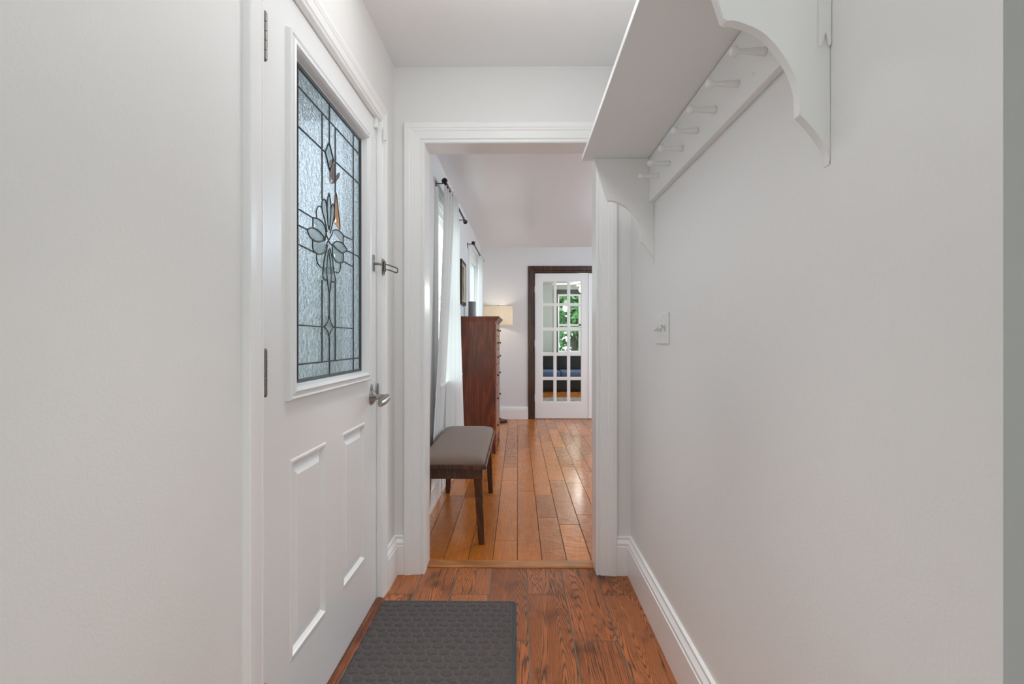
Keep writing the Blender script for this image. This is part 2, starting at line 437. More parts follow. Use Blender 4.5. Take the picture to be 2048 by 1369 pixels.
solo('floor', planks(-.70, 3.7, 2.596, 12.3, -.0035, .1262, .0036, oak_joints), [M['oak'], M['gap']], kind='structure')
m = MB(); m.box(-.66, 3.0, -3.4, .10, -.12, 0); solo('floor', m, M['bouncefloor'], kind='structure')
m = MB(); m.prism([(2.519, -.02), (2.519, .004), (2.527, .0095), (2.590, .0095), (2.598, .004), (2.598, -.02)], lambda a, b, d: (d, a, b), -.448, .3745)
solo('trim_1', m, M['oakstrip'], kind='structure')
m = MB(); m.box(-9, 14, -14, 26, -.5, -.35); solo('ground', m, M['lawn'], kind='structure')

# ------------------------------------------------------------------ walls
def wall(name, a0, a1, z0, z1, d0, d1, holes, fn, mat, fr='R'):
    """a along, d through the wall; holes = (a0, a1, z0, z1)"""
    As = sorted({a0, a1, *[h[0] for h in holes], *[h[1] for h in holes]}); Zs = sorted({z0, z1, *[h[2] for h in holes], *[h[3] for h in holes]})
    As = [a for a in As if a0 <= a <= a1]; Zs = [z for z in Zs if z0 <= z <= z1]
    b = bmesh.new(); V = {}
    def vert(a, z, d):
        k = (round(a, 5), round(z, 5), d)
        if k not in V: V[k] = b.verts.new(fn(a, z, d))
        return V[k]
    solid = lambda i, j: 0 <= i < len(As) - 1 and 0 <= j < len(Zs) - 1 and not any(h[0] - 1e-6 <= As[i] and As[i + 1] <= h[1] + 1e-6 and h[2] - 1e-6 <= Zs[j] and Zs[j + 1] <= h[3] + 1e-6 for h in holes)
    for i in range(len(As) - 1):
        for j in range(len(Zs) - 1):
            if not solid(i, j): continue
            A, B, Z, Y = As[i], As[i + 1], Zs[j], Zs[j + 1]
            for d in (d0, d1): b.faces.new((vert(A, Z, d), vert(B, Z, d), vert(B, Y, d), vert(A, Y, d)))
            for (di, dj, p, q) in ((-1, 0, (A, Z), (A, Y)), (1, 0, (B, Z), (B, Y)), (0, -1, (A, Z), (B, Z)), (0, 1, (A, Y), (B, Y))):
                if not solid(i + di, j + dj): b.faces.new((vert(*p, d0), vert(*q, d0), vert(*q, d1), vert(*p, d1)))
    mb = MB(); mb.b.free(); mb.b = b
    return solo(name, mb, mat, fr=fr, kind='structure')
yfn = lambda a, z, d: (d, a, z)      # wall running along Y
xfn = lambda a, z, d: (a, d, z)      # wall running along X
DY0, DY1, DZ = 1.205, 2.188, 2.062
W1 = (3.63, 4.68, .80, 2.12); W2 = (5.70, 6.60, .80, 2.085); W3 = (.95, 2.60, .82, 2.215)
wall('wall_left', -3.4, 2.53, -.1, ZC, XL, XL - WT, [(DY0 - .03, DY1 + .012, -.1, DZ + .012)], yfn, M['wall'], 'L')
wall('wall_left', 2.53, 7.33, -.1, ZC, XL, XL - .09, [W1, W2], yfn, M['wall_living'], 'L')
wall('wall_front', -.60, XRW + .15, 0, ZC, YE, 2.524, [(-.4483, .3745, 0, 2.068)], xfn, M['wall'])
wall('wall_back', -.598, 3.6, 0, ZC, 2.524, 2.585, [(-.4483, .3745, 0, 2.068)], xfn, M['wall_living'])
wall('wall_right', .5788, 2.47, 0, ZC, XRW, XRW + .13, [], yfn, M['wall'])
wall('wall_front', XRW + .0004, 3.0, 0, ZC, .5785, .70, [], xfn, M['wall_shaded'])
wall('wall_back', -.72, 3.0, -.1, ZC, -3.4, -3.55, [(.5, 1.5, 1.05, 1.95)], xfn, M['wall'])
wall('wall_right', -3.4, .70, -.1, ZC, 3.0, 3.12, [(-2.7, -1.7, 1.0, 2.0)], yfn, M['wall'])
FD = (.236, 1.780, 2.078)      # french door opening
wall('wall_front', -.60, 3.6, 0, ZC, YF, YF + .06, [(FD[0], FD[1], 0, FD[2])], xfn, M['wall_living'])
wall('wall_back', -.60, 3.6, 0, ZC, YF + .06, YF + .12, [(FD[0], FD[1], 0, FD[2])], xfn, M['wall_far'])
wall('wall_right', 2.55, 7.33, -.1, ZC, 3.6, 3.72, [(3.4, 4.9, .85, 2.15), (5.4, 6.9, .85, 2.15)], yfn, M['wall_living'])
wall('wall_left', 7.39, 12.3, -.1, ZC, -.50, -.62, [], yfn, M['wall_far'])
wall('wall_right', 7.39, 12.3, -.1, ZC, 3.6, 3.72, [(8.2, 10.8, .85, 2.15)], yfn, M['wall_far'])
wall('wall_front', -.62, 3.72, -.1, ZC, 12.25, 12.40, [W3], xfn, M['wall_far'])
m = MB(); m.box(-.90, 3.12, -3.55, 2.524, ZC, ZC + .12); solo('ceiling', m, M['ceil'], kind='structure')
m = MB(); m.box(-.90, 3.72, 2.524, 7.33, ZC, ZC + .12); solo('ceiling', m, M['ceil_living'], kind='structure')
m = MB(); m.box(-.90, 3.72, 7.33, 12.40, ZC, ZC + .12); solo('ceiling', m, M['ceil'], kind='structure')

# ------------------------------------------------------------------ casings, linings, baseboards
m = frame_sweep(-.4483, .3745, 0, 2.068, cas(.098), lambda a, z, h: (a, YE - h, z)); solo('trim_2', m, M['trim'], kind='structure')
m = frame_sweep(-.4483, .3745, 0, 2.068, [(.0, 0), (-.0005, 0), (-.0005, .1225), (0, .1225)], lambda a, z, h: (a, YE + h, z)); 
solo('trim_3', m, M['trim'], kind='structure')      # painted lining of the opening
m = frame_sweep(-.4483, .3745, 0, 2.068, cas(.098), lambda a, z, h: (a, 2.585 + h, z)); solo('trim_4', m, M['trim'], kind='structure')
# entry door casing and jamb, along the left wall
m = frame_sweep(DY0 - .003, DY1 + .007, 0, DZ + .006, [(d, h) for d, h in cas(.076)], lambda a, z, h: (XL + h * .74, a, z)); solo('trim_5', m, M['trim'], fr='L', kind='structure')
m = frame_sweep(DY0 - .003, DY1 + .003, 0, DZ + .004, [(0, -.002), (0, .155), (.016, .155), (.016, -.002)], lambda a, z, h: (XL - h, a, z)); solo('trim_6', m, M['trim'], fr='L', kind='structure')
# brown casing of the french doors
BC = [(0, 0), (0, .016), (.004, .020), (.020, .020), (.026, .016), (.034, .020), (.060, .022), (.066, .026), (.088, .026), (.092, .022), (.092, 0)]
m = frame_sweep(FD[0], FD[1], 0, FD[2], BC, lambda a, z, h: (a, YF - h, z)); solo('trim_7', m, M['casingwood'], kind='structure')
m = frame_sweep(FD[0], FD[1], 0, FD[2], [(0, 0), (-.004, 0), (-.004, .12), (0, .12)], lambda a, z, h: (a, YF + h, z)); solo('trim_8', m, M['casingwood'], kind='structure')
def baseboard(name, pts, fr='R', mat='trim', side=1):
    """pts path in plan, room on the side given"""
    P_ = [Vector((x, y)) for x, y in pts]; rings = []
    for i, p in enumerate(P_):
        d1 = (P_[i] - P_[i - 1]).normalized() if i else None
        d2 = (P_[i + 1] - P_[i]).normalized() if i < len(P_) - 1 else None
        n1 = Vector((-d1.y, d1.x)) * side if d1 else None; n2 = Vector((-d2.y, d2.x)) * side if d2 else None
        if n1 is None: n = n2
        elif n2 is None: n = n1
        else: n = (n1 + n2).normalized(); n = n / n.dot(n1)
        rings.append([(p.x + n.x * h, p.y + n.y * h, z) for h, z in BASE])
    m = MB(); m.loft(rings); return solo(name, m, M[mat], fr=fr, kind='structure')
baseboard('baseboard_right', [(.4725, YE), (XRW, YE), (XRW, .5793)], side=-1)
lc = toL((XL, 2.50, 0), 'L')
cx_ = -.5957
baseboard('baseboard_left', [tuple(toL((XL, DY1 + .0845, 0), 'L').xy), (cx_, YE), (-.5465, YE)], side=-1)
baseboard('baseboard_left', [(XL, -3.4), (XL, DY0 - .08)], fr='L', side=-1)
baseboard('baseboard_left', [(XL, 2.58), (XL, 7.256)], fr='L', side=-1)
baseboard('baseboard_front', [(-.527, YF), (FD[0] - .092, YF)], side=-1)
baseboard('baseboard_back', [(-.60, 2.585), (-.547, 2.585)], side=1)
baseboard('baseboard_front', [(-.498, 12.25), (3.6, 12.25)], side=-1)

# ------------------------------------------------------------------ entry door
XD = -.640
def px(u, v, X):
    """point on the plane x = X of the left wall's axes that a photograph pixel looks at"""
    a = (u - 1024) / FPX; b = (680 - v) / FPX; tl = math.atan(26 / FPX)
    x = a * math.cos(tl) - math.sin(tl); y = a * math.sin(tl) + math.cos(tl); k = X / x
    return (k * y, EYE + k * b)
door = root('door_1', (XD, DY0, 0), 'L', kind='structure')
GA0, GA1, GZ0, GZ1 = 1.392, 2.020, 1.002, 1.921        # glass
m = MB()
pn = [(1.378, 1.630, .247, .797), (1.776, 2.028, .247, .797)]
# the slab face with the two sunk panels and the light cut out, as one grid of faces with depth
As = sorted({DY0, DY1 - .003, GA0 - .012, GA1 + .012, *[p[0] for p in pn], *[p[1] for p in pn]}); Zs = sorted({.012, DZ, GZ0 - .012, GZ1 + .012, .247, .797})
b = bmesh.new(); holes = pn + [(GA0 - .012, GA1 + .012, GZ0 - .012, GZ1 + .012)]
inh = lambda a, z, hs: any(h[0] < a < h[1] and h[2] < z < h[3] for h in hs)
V = {}
def vv(a, z, x):
    k = (round(a, 4), round(z, 4), x)
    if k not in V: V[k] = b.verts.new((x, a, z))
    return V[k]
xb = XD - .044
for i in range(len(As) - 1):
    for j in range(len(Zs) - 1):
        A, B, Z, Y = As[i], As[i + 1], Zs[j], Zs[j + 1]; c = ((A + B) / 2, (Z + Y) / 2)
        if not inh(*c, holes): b.faces.new((vv(A, Z, XD), vv(B, Z, XD), vv(B, Y, XD), vv(A, Y, XD)))
        if not inh(*c, holes[2:]): b.faces.new((vv(A, Z, xb), vv(B, Z, xb), vv(B, Y, xb), vv(A, Y, xb)))
def side(A, Z, B, Y): b.faces.new((vv(A, Z, XD), vv(B, Y, XD), vv(B, Y, xb), vv(A, Z, xb)))
def chain(vals, f):
    for p, q in zip(vals[:-1], vals[1:]): f(p, q)
for z_ in (.012, DZ): chain(As, lambda p, q: side(p, z_, q, z_))
for a_ in (DY0, DY1 - .003): chain(Zs, lambda p, q: side(a_, p, a_, q))
g = holes[2]
ga = [a for a in As if g[0] - 1e-6 <= a <= g[1] + 1e-6]; gz = [z for z in Zs if g[2] - 1e-6 <= z <= g[3] + 1e-6]
for z_ in (g[2], g[3]): chain(ga, lambda p, q: side(p, z_, q, z_))
for a_ in (g[0], g[1]): chain(gz, lambda p, q: side(a_, p, a_, q))
m.b.free(); m.b = b
part('slab', m, M['door'], door)
for p in pn:
    prof = [(0, 0), (.004, .003), (.010, .003), (.014, -.001), (.020, -.010), (.028, -.010), (.052, -.001), (.055, -.001)]
    mb = MB(); rings = []
    for d, h in prof:
        rings.append([(XD + h, p[0] + d, p[2] + d), (XD + h, p[1] - d, p[2] + d), (XD + h, p[1] - d, p[3] - d), (XD + h, p[0] + d, p[3] - d)])
    mb.loft(rings, True, False, False)
    mb.b.faces.new([v for v in mb.b.verts][-4:])
    part('door_panel', mb, M['door'], door)
# moulded frame of the light
pr = [(-.002, -.016), (.004, -.008), (.008, .010), (.012, .018), (.017, .0205), (.022, .018), (.024, .013), (.030, .013), (.032, .017), (.036, .018), (.040, .014), (.042, -.002), (.0, -.02)]
m = frame_sweep(GA0, GA1, GZ0, GZ1, pr, lambda a, z, h: (XD + h, a, z), True); part('light_frame', m, M['door'], door)
m = frame_sweep(GA0, GA1, GZ0, GZ1, [(0, -.018), (-.009, -.018), (-.009, -.012), (0, -.010)], lambda a, z, h: (XD + h, a, z), True); part('spacer', m, M['lead'], door)
XG = -.655
m = MB(); m.box(XG - .006, XG - .002, GA0, GA1, GZ0, GZ1); gl = part('glass', m, M['texglass'], door)
# leading
XW = XG + .002
def z7(*p): return [(590 + x * .2337, 280 + y * .2337) for x, y in p]
def z2(*p): return [(560 + x * .2923, 420 + y * .2923) for x, y in p]
def Z(pts): return [px(u, v, XW) for u, v in pts]
yc = px(658.5, 600, XW)[0]; yr = px(706.5, 500, XW)[0]; yl = 2 * yc - yr; y1_ = px(644, 500, XW)[0]; y2_ = px(670.3, 500, XW)[0]
zt = px(670, 215, XW)[1]; zt = px(706.5, 295.6, XW)[1]; zb = px(706.5, 717.5, XW)[1]
h1 = px(706, 356, XW)[1]; h2 = px(704.7, 480, XW)[1]; h3 = px(718, 510.6, XW)[1]; h4 = px(704.7, 533.4, XW)[1]; h5 = px(704.7, 657.4, XW)[1]
ytl = yl
Ls = [[(GA0, zt), (GA1, zt)], [(GA0, zb), (GA1, zb)], [(yl, GZ0), (yl, GZ1)], [(yr, GZ0), (yr, GZ1)],
      [(yc, GZ1), (yc, px(658, 285, XW)[1])], [(yc, GZ0), (yc, px(658, 674, XW)[1])], [(yc, px(658, 630, XW)[1]), (yc, px(658, 586, XW)[1])],
      [(y1_, zt), (y1_, px(644, 400, XW)[1])], [(y2_, zt), (y2_, px(670, 385, XW)[1])], [(y1_, zb), (y1_, px(644, 560, XW)[1])], [(y2_, zb), (y2_, px(670, 563, XW)[1])]]
dA = Z(z7((290, 20))) + Z(z7((258, 105))) + Z(z7((297, 265))) + Z(z7((328, 172)))
Ls += [dA + dA[:1]]
Ls += [[(GA0, h1), dA[1]], [dA[3], (GA1, h1)]]
dB = Z(z2((335, 718), (365, 803), (335, 868), (303, 802)))
Ls += [smoothline([dB[i], ((dB[i][0] + dB[(i + 1) % 4][0]) / 2 * .7 + yc * .3, (dB[i][1] + dB[(i + 1) % 4][1]) / 2 * .85 + dB[1][1] * .15), dB[(i + 1) % 4]], 3) for i in range(4)]
Ls += [[(GA0, h5), dB[3]], [dB[1], (yr, h5)]]
cur = []
cur.append(z7((290, 455), (276, 530), (276, 640), (290, 770), (305, 640), (303, 530), (290, 455)))
cur.append(z7((276, 790), (255, 690), (232, 600), (232, 530), (248, 508), (265, 530), (272, 620)))
cur.append(z7((185, 665), (182, 610), (195, 575), (215, 568), (232, 590)))
cur.append(z7((300, 800), (325, 700), (335, 620), (332, 565), (320, 550), (308, 590)))
cur.append(z7((385, 770), (382, 700), (365, 560), (350, 450), (340, 560), (338, 690)))
cur.append(z7((152, 668), (190, 672), (235, 705), (262, 770), (262, 835), (245, 850)))
cur.append(z7((152, 665), (152, 748)))
cur.append(z7((103, 768), (150, 752), (205, 782), (258, 850), (225, 870), (170, 865), (125, 825), (103, 768)))
cur.append(z7((152, 855), (152, 930), (180, 970), (225, 980), (258, 955), (280, 900)))
cur.append(z7((185, 975), (185, 1030), (205, 1075), (238, 1100)))
cur.append(z7((262, 770), (275, 830), (300, 885), (325, 905)))
cur.append(z7((325, 790), (300, 840), (275, 880), (262, 925)))
cur.append(z7((275, 930), (252, 1010), (240, 1110), (240, 1180), (272, 1205)))
cur.append(z7((297, 930), (315, 1000), (330, 1110), (345, 1212), (305, 1210)))
cur.append(z7((288, 940), (272, 1080), (276, 1200), (295, 1310), (308, 1200), (304, 1080), (288, 940)))
cur.append(z7((322, 895), (350, 870), (390, 875), (425, 910), (443, 948), (405, 968), (365, 945), (322, 895)))
cur.append(z7((325, 775), (365, 770), (400, 800), (412, 820), (412, 890)))
cur.append(z7((320, 900), (325, 990), (350, 1040), (395, 1052), (412, 1040), (412, 965)))
cur.append(z7((388, 1052), (388, 1100), (370, 1138), (345, 1130)))
PW = [Z(c) for c in cur]
Ls += [smoothline(p, 5) if len(p) > 2 else p for p in PW]
Ls += [[(GA0, h2), PW[5][0]], [PW[16][3], (yr, px(704.7, 480, XW)[1])], [(GA0, h3 - .004), PW[7][0]], [PW[15][4], (GA1, h3 - .006)], [(GA0, h4), PW[8][2]], [PW[17][4], (yr, h4)]]
m = MB()
for i, l in enumerate(Ls): m.tube([(XW + (i % 3) * .0002, a, z) for a, z in l], .0022 if i > 13 else .0027, 6, False, 1)
part('leading', m, M['lead'], gl, smooth=True)
def bevelpane(pts, mat, name='bevelled_pane', lab=None):
    p = smoothline(list(pts) + [pts[0]], 4)[:-1]; cx = sum(a for a, _ in p) / len(p); cz = sum(z for _, z in p) / len(p)
    mb = MB(); rings = []
    for s_, x in ((.97, XG - .0015), (.97, XG + .0005), (.72, XG + .0035)):
        rings.append([(x, cx + (a - cx) * s_, cz + (z - cz) * s_) for a, z in p])
    mb.loft(rings); o = part(name, mb, M[mat], gl)
    if lab: o['label'] = lab
for i in (0, 7, 14, 15): bevelpane(PW[i][:-1], 'bevel')
for i in (1, 3, 5, 8, 12, 13, 16, 17): bevelpane(PW[i], 'bevel')
bevelpane(PW[4], 'amber', lab='leaf shaped pane tinted to show an amber reflection')
bevelpane(Z(z7((300, 175), (330, 172), (332, 300), (345, 330), (382, 280), (388, 310), (355, 360), (318, 380), (300, 340))), 'rose', lab='hooked pane tinted to show a rose grey reflection')
bevelpane(dA, 'bevel'); bevelpane(dB, 'bevel')
# hinges
for z0, z1 in ((1.797, 1.910), (.990, 1.100), (.182, .294)):
    m = MB(); hy, hx, r = 1.2125, -.6245, .0062
    n = 5; L_ = (z1 - z0) / n
    prof = []
    for k in range(n): prof += [(r * .86, z0 + k * L_), (r, z0 + k * L_ + .0012), (r, z0 + (k + 1) * L_ - .0012), (r * .86, z0 + (k + 1) * L_)]
    prof = [(.0035, z0 - .003), (.005, z0 - .002)] + prof + [(.005, z1 + .002), (.0035, z1 + .004)]
    m.lathe(prof, (hx, hy, 0), 'z', 14)
    h_ = part('hinge', m, M['darknickel'], door, smooth=True)
    m = MB(); m.box(XD, hx, hy - .010, hy + .006, z0, z1); part('hinge_leaf', m, M['darknickel'], h_)
# lever
ly, lz = 2.118, .886
m = MB(); m.lathe([(.0, 0), (.033, 0), (.033, .004), (.029, .009), (.018, .016), (.011, .022), (.0105, .030), (0, .030)], (XD, ly, lz), 'x', 28)
ro = part('door_handle', m, M['nickel'], door, smooth=True)
m = MB()
pts = [(XD + .024, ly, lz), (XD + .040, ly, lz), (XD + .060, ly - .002, lz), (XD + .070, ly - .010, lz), (XD + .073, ly - .035, lz - .003), (XD + .071, ly - .072, lz - .010), (XD + .067, ly - .100, lz - .013), (XD + .065, ly - .105, lz - .013)]
m.tube(smoothline(pts, 4), [.0095] * 9 + [.0105, .0115, .012, .012] + [.0125] * 8 + [.012] * 6 + [.009, .003], 14, False, 1.25)
part('lever', m, M['nickel'], ro, smooth=True)
m = MB(); m.lathe([(.0, 0), (.031, 0), (.031, .003), (.026, .0045), (0, .005)], (XD, ly, lz + .038 + .0), 'x', 24); m.xf(lambda x, y, z: (x, ly + (y - ly) * .42, lz + .030 + (z - lz - .038) * .8))
part('latch_collar', m, M['darknickel'], ro, smooth=True)
m = MB(); m.lathe([(.0, 0), (.030, 0), (.030, .002), (0, .003)], (XL - .004, DY1 + .006, lz + .012), 'x', 20); m.xf(lambda x, y, z: (x, DY1 - .001 + (y - DY1 - .006) * .32, z + .01))
part('strike_plate', m, M['darknickel'], door, smooth=True)
# swing bar guard
gz_ = 1.450
m = MB(); m.box(XD, XD + .004, 2.137, 2.158, gz_ - .034, gz_ + .034, .002); 
for dz in (-.02, .02): m.lathe([(.0, 0), (.004, 0), (.003, .002), (0, .003)], (XD + .004, 2.147, gz_ + dz), 'x', 10)
m.tube([(XD + .003, 2.148, gz_ - .004), (XD + .022, 2.150, gz_ - .004), (XD + .026, 2.165, gz_ - .004)], .005, 10)
gd = part('guard_catch', m, M['darknickel'], door, smooth=True)
xg = -.6165
m = MB(); m.box(xg, xg + .004, 2.196, 2.222, gz_ - .044, gz_ + .026, .002); m.tube([(xg + .008, 2.205, gz_ - .030), (xg + .008, 2.205, gz_ + .014)], .007, 12)
for dz in (-.034, .018): m.lathe([(.0, 0), (.005, 0), (.004, .003), (0, .004)], (xg + .004, 2.212, gz_ + dz), 'x', 10)
part('guard_plate', m, M['darknickel'], door, smooth=True)
m = MB(); q = [(xg + .010, 2.204, gz_ + .003), (xg + .030, 2.198, gz_ - .003), (xg + .064, 2.190, gz_ - .016), (xg + .069, 2.189, gz_ - .021), (xg + .069, 2.189, gz_ - .034), (xg + .064, 2.190, gz_ - .037), (xg + .030, 2.198, gz_ - .024), (xg + .010, 2.204, gz_ - .020)]
m.tube(q, .0032, 8, True); part('guard_bar', m, M['darknickel'], door, smooth=True)
# contact sensor at the top
m = MB(); m.box(XD, XD + .014, 2.150, 2.174, 2.025, 2.078, .002); part('contact_magnet', m, M['plastic'], door)
m = MB(); m.box(-.6115, -.599, 2.190, 2.206, 1.985, 2.045, .002); m.box(-.606, -.603, 2.2, 2.204, 1.976, 1.986); part('contact_sensor', m, M['plastic'], door)
# sill in front of the slab
m = MB(); m.prism([(-.80, -.01), (-.80, .010), (-.640, .010), (-.634, .016), (-.622, .016), (-.610, .012), (-.603, .004), (-.603, -.01)], lambda a, b, d: (a, d, b), DY0 - .002, DY1 + .002)
solo('trim_9', m, M['sillwood'], fr='L', kind='structure')

# ------------------------------------------------------------------ coat shelf
sh = root('coat_shelf', (XRW, 1.46, 1.43), label='long white wall shelf on scalloped brackets with a peg rail underneath', cat='shelf')
m = MB(); m.box(.259, XRW - .0005, .872, 2.082, 1.850, 1.869, .0015); part('shelf_board', m, M['shelf'], sh)
m = MB(); m.box(.522, XRW - .0005, .915, 2.0465, 1.673, 1.8475, .0015); rail = part('peg_rail', m, M['shelf'], sh)
arc1 = smoothline([(.362, 1.680), (.384, 1.6785), (.429, 1.6567), (.466, 1.612), (.486, 1.565), (.4895, 1.5165)], 6)
arc2 = smoothline([(.4895, 1.5165), (.506, 1.4995), (.524, 1.476), (.536, 1.455), (XRW - .001, 1.430)], 5)
out = [(.303, 1.8495), (.357, 1.684)] + arc1[0:] + arc2[1:] + [(XRW - .0005, 1.436), (XRW - .0005, 1.8495)]
for y0 in (.8947, 2.047):
    m = MB(); m.prism(out, lambda a, b, d: (a, d, b), y0, y0 + .019, .0012)
    br = part('bracket', m, M['shelf'], sh, smooth=True)
    if y0 < 1:
        m = MB(); st = [(.5205, 1.8495), (.5205, 1.634), (.5235, 1.632), (.5275, 1.645), (.5315, 1.660), (.5345, 1.645), (.5375, 1.6335), (.5405, 1.635), (XRW - .0005, 1.640), (XRW - .0005, 1.8495)]
        m.prism(st, lambda a, b, d: (a, d, b), y0 - .005, y0, .001); part('end_strip', m, M['shelf'], br)
PEG = [(.0078, .0), (.0092, -.003), (.0088, -.012), (.0075, -.030), (.0058, -.046), (.0052, -.054), (.0062, -.058), (.0098, -.062), (.0112, -.066), (.0105, -.071), (.0070, -.0755), (.002, -.0775)]
for y in (1.084, 1.2205, 1.357, 1.4935, 1.630, 1.7665, 1.903):
    m = MB(); m.lathe(PEG, (.5222, y, 1.7325), 'x', 18); part('peg', m, M['shelf'], rail, smooth=True)
for y, z in ((1.142, 1.713), (2.02, 1.716)):
    m = MB(); m.lathe([(.0045, 0), (.0045, -.0012), (.0033, -.0022), (.002, -.0008)], (.5220, y, z), 'x', 14); part('screw_plug', m, M['shelf'], rail, smooth=True)

# ------------------------------------------------------------------ light switch
sw = root('light_switch', (XRW, 1.924, 1.168), label='white three-gang toggle switch plate on the right wall', cat='switch')
m = MB(); m.box(XRW - .005, XRW - .0003, 1.8395, 2.0085, 1.110, 1.226, .0022, 3); part('wall_plate', m, M['plastic'], sw)
for i, up in enumerate((1, -1, -1)):
    y = 1.878 + i * .046
    m = MB(); m.prism([(0, .012), (-.0035, .010), (-.0035, -.010), (0, -.012)], lambda a, b, d: (XRW - .005 + a * .4, y + d, 1.168 + b), -.0052, .0052)
    tg = part('toggle_slot', m, M['switch'], sw)
    m = MB(); m.prism([(0, -.0045), (0, .0045), (-.015, .0035 + .010 * up), (-.0165, 0.010 * up), (-.015, -.0028 + .010 * up)], lambda a, b, d: (XRW - .0055 + a, y + d, 1.168 + b), -.0042, .0042, .0006)
    part('toggle', m, M['switch'], tg)
    for dz in (-.030, .030):
        m = MB(); m.lathe([(.003, 0), (.003, -.0006), (.002, -.0012), (0.0005, -.001)], (XRW - .005, y, 1.168 + dz), 'x', 10); part('screw', m, M['switch'], sw)

# ------------------------------------------------------------------ door mat
def doormat():
    x0, x1, y0, y1 = -.598, -.0065, 1.25, 2.192
    nx, ny = 240, 380; rs = np.random.RandomState(3); p = .0445
    pts = []
    j = 0; y = y0 - p
    while y < y1 + p:
        x = x0 - p + (j % 2) * p / 2
        while x < x1 + p: pts.append((x + rs.uniform(-.007, .007), y + rs.uniform(-.006, .006))); x += p
        y += p * .82; j += 1
    pts = np.array(pts)
    X = np.linspace(x0, x1, nx); Y = np.linspace(y0, y1, ny); gx, gy = np.meshgrid(X, Y); h = np.zeros_like(gx)
    for r in range(ny):
        d = np.hypot(gx[r][:, None] - pts[None, :, 0], (gy[r][:, None] - pts[None, :, 1]) * 1.08); d.partition(1, axis=1)
        e = d[:, 1] - d[:, 0]; h[r] = .0075 * np.clip(e / .017, 0, 1) ** .6
    ed = np.minimum(np.minimum(gx - x0, x1 - gx), np.minimum(gy - y0, y1 - gy))
    k = np.clip((ed - .019) / .004, 0, 1); h = h * k + .0022 * (1 - k)
    h *= np.clip(ed / .004, 0, 1); h -= .0018 * np.clip(1 - np.abs(ed - .019) / .0035, 0, 1) 
    h += rs.uniform(-.0004, .0004, h.shape)
    # rounded corners
    rc = .018
    cxx = np.clip(gx, x0 + rc, x1 - rc); cyy = np.clip(gy, y0 + rc, y1 - rc)
    dx, dy = gx - cxx, gy - cyy; L_ = np.hypot(dx, dy); mx_ = np.maximum(np.abs(dx), np.abs(dy)); s_ = np.where(L_ > 1e-6, mx_ / np.maximum(L_, 1e-6), 1)
    gx2 = cxx + dx * s_; gy2 = cyy + dy * s_
    b = bmesh.new(); rl = b.verts.layers.float.new('ridge'); V = [[b.verts.new((gx2[j][i], gy2[j][i], .0045 + max(h[j][i], 0))) for i in range(nx)] for j in range(ny)]
    for j in range(ny):
        for i in range(nx): V[j][i][rl] = float(np.clip(1 - (h[j][i] / .0045) ** 1.0, 0, 1)) * (1.0 if ed[j][i] > .022 else .3)
    for j in range(ny - 1):
        for i in range(nx - 1):
            f = b.faces.new((V[j][i], V[j][i + 1], V[j + 1][i + 1], V[j + 1][i])); f.material_index = 0 if ed[j][i] > .019 else 1
    loop = [V[0][i] for i in range(nx)] + [V[j][nx - 1] for j in range(1, ny)] + [V[ny - 1][i] for i in range(nx - 2, -1, -1)] + [V[j][0] for j in range(ny - 2, 0, -1)]
    low = [b.verts.new((v.co.x, v.co.y, .0003)) for v in loop]
    n = len(loop)
    for i in range(n):
        f = b.faces.new((loop[i], loop[(i + 1) % n], low[(i + 1) % n], low[i])); f.material_index = 1
    b.faces.new(low[::-1])
    mb = MB(); mb.b.free(); mb.b = b
    o = solo('door_mat', mb, [M['mat'], M['mathem']], (-.30, 1.72, 0), label='charcoal grey pebble-textured door mat beside the entry door', cat='mat')
    o.data.polygons.foreach_set('use_smooth', [True] * len(o.data.polygons))
doormat()

# ------------------------------------------------------------------ windows
WI = [0]
def window(hole, fn_in, fr, mat='trim', casing=True, cw=.075, rail=True, muntins=(), depth=WT, sides=False):
    """fn_in(a, z, h): h > 0 into the room"""
    WI[0] += 1; a0, a1, z0, z1 = hole
    w_ = root('window_%d' % WI[0], fn_in(a0, z0, 0), fr, kind='structure')
    if casing:
        m = frame_sweep(a0, a1, z0, z1, [(d, h) for d, h in cas(cw)], fn_in, True); part('window_casing', m, M[mat], w_)
        m = MB(); m.prism([(0, 0), (0, .02), (.045, .02), (.048, .010), (.045, 0)], lambda h, z, a: fn_in(a, z0 + z - .006, h), a0 - .09, a1 + .09); part('window_sill', m, M[mat], w_)
    m = frame_sweep(a0, a1, z0, z1, [(0, -.001), (-.012, -.001), (-.012, -depth + .005), (0, -depth + .005)], fn_in, True); part('window_jamb', m, M[mat], w_)
    hd = -depth * .30
    m = frame_sweep(a0 + .012, a1 - .012, z0 + .012, z1 - .012, [(0, hd), (-.028, hd), (-.028, hd - .02), (0, hd - .02)], fn_in, True)
    sash = part('sash', m, M[mat], w_)
    zm = (z0 + z1) / 2
    m = MB()
    def bar(A, B, Z0, Z1): m.prism([(A, Z0), (B, Z0), (B, Z1), (A, Z1)], lambda a, z, h: fn_in(a, z, h), hd + .002, hd - .024)
    if rail: bar(a0 + .036, a1 - .036, zm - .02, zm + .02)
    for k, v in muntins:
        if k == 'v': bar(v[0], v[1], z0 + .036, z1 - .036)
        else: bar(a0 + .036, a1 - .036, v[0], v[1])
    part('glazing_bar', m, M[mat], sash)
    m = MB(); m.prism([(a0 + .036, z0 + .036), (a1 - .036, z0 + .036), (a1 - .036, z1 - .036), (a0 + .036, z1 - .036)], lambda a, z, h: fn_in(a, z, h), hd - .010, hd - .014)
    part('glass', m, M['pane'], sash)
    return w_
fL = lambda a, z, h: (XL + h, a, z)
window(W1, fL, 'L', depth=.09); window(W2, fL, 'L', depth=.09)
fB = lambda a, z, h: (a, 12.25 - h, z)
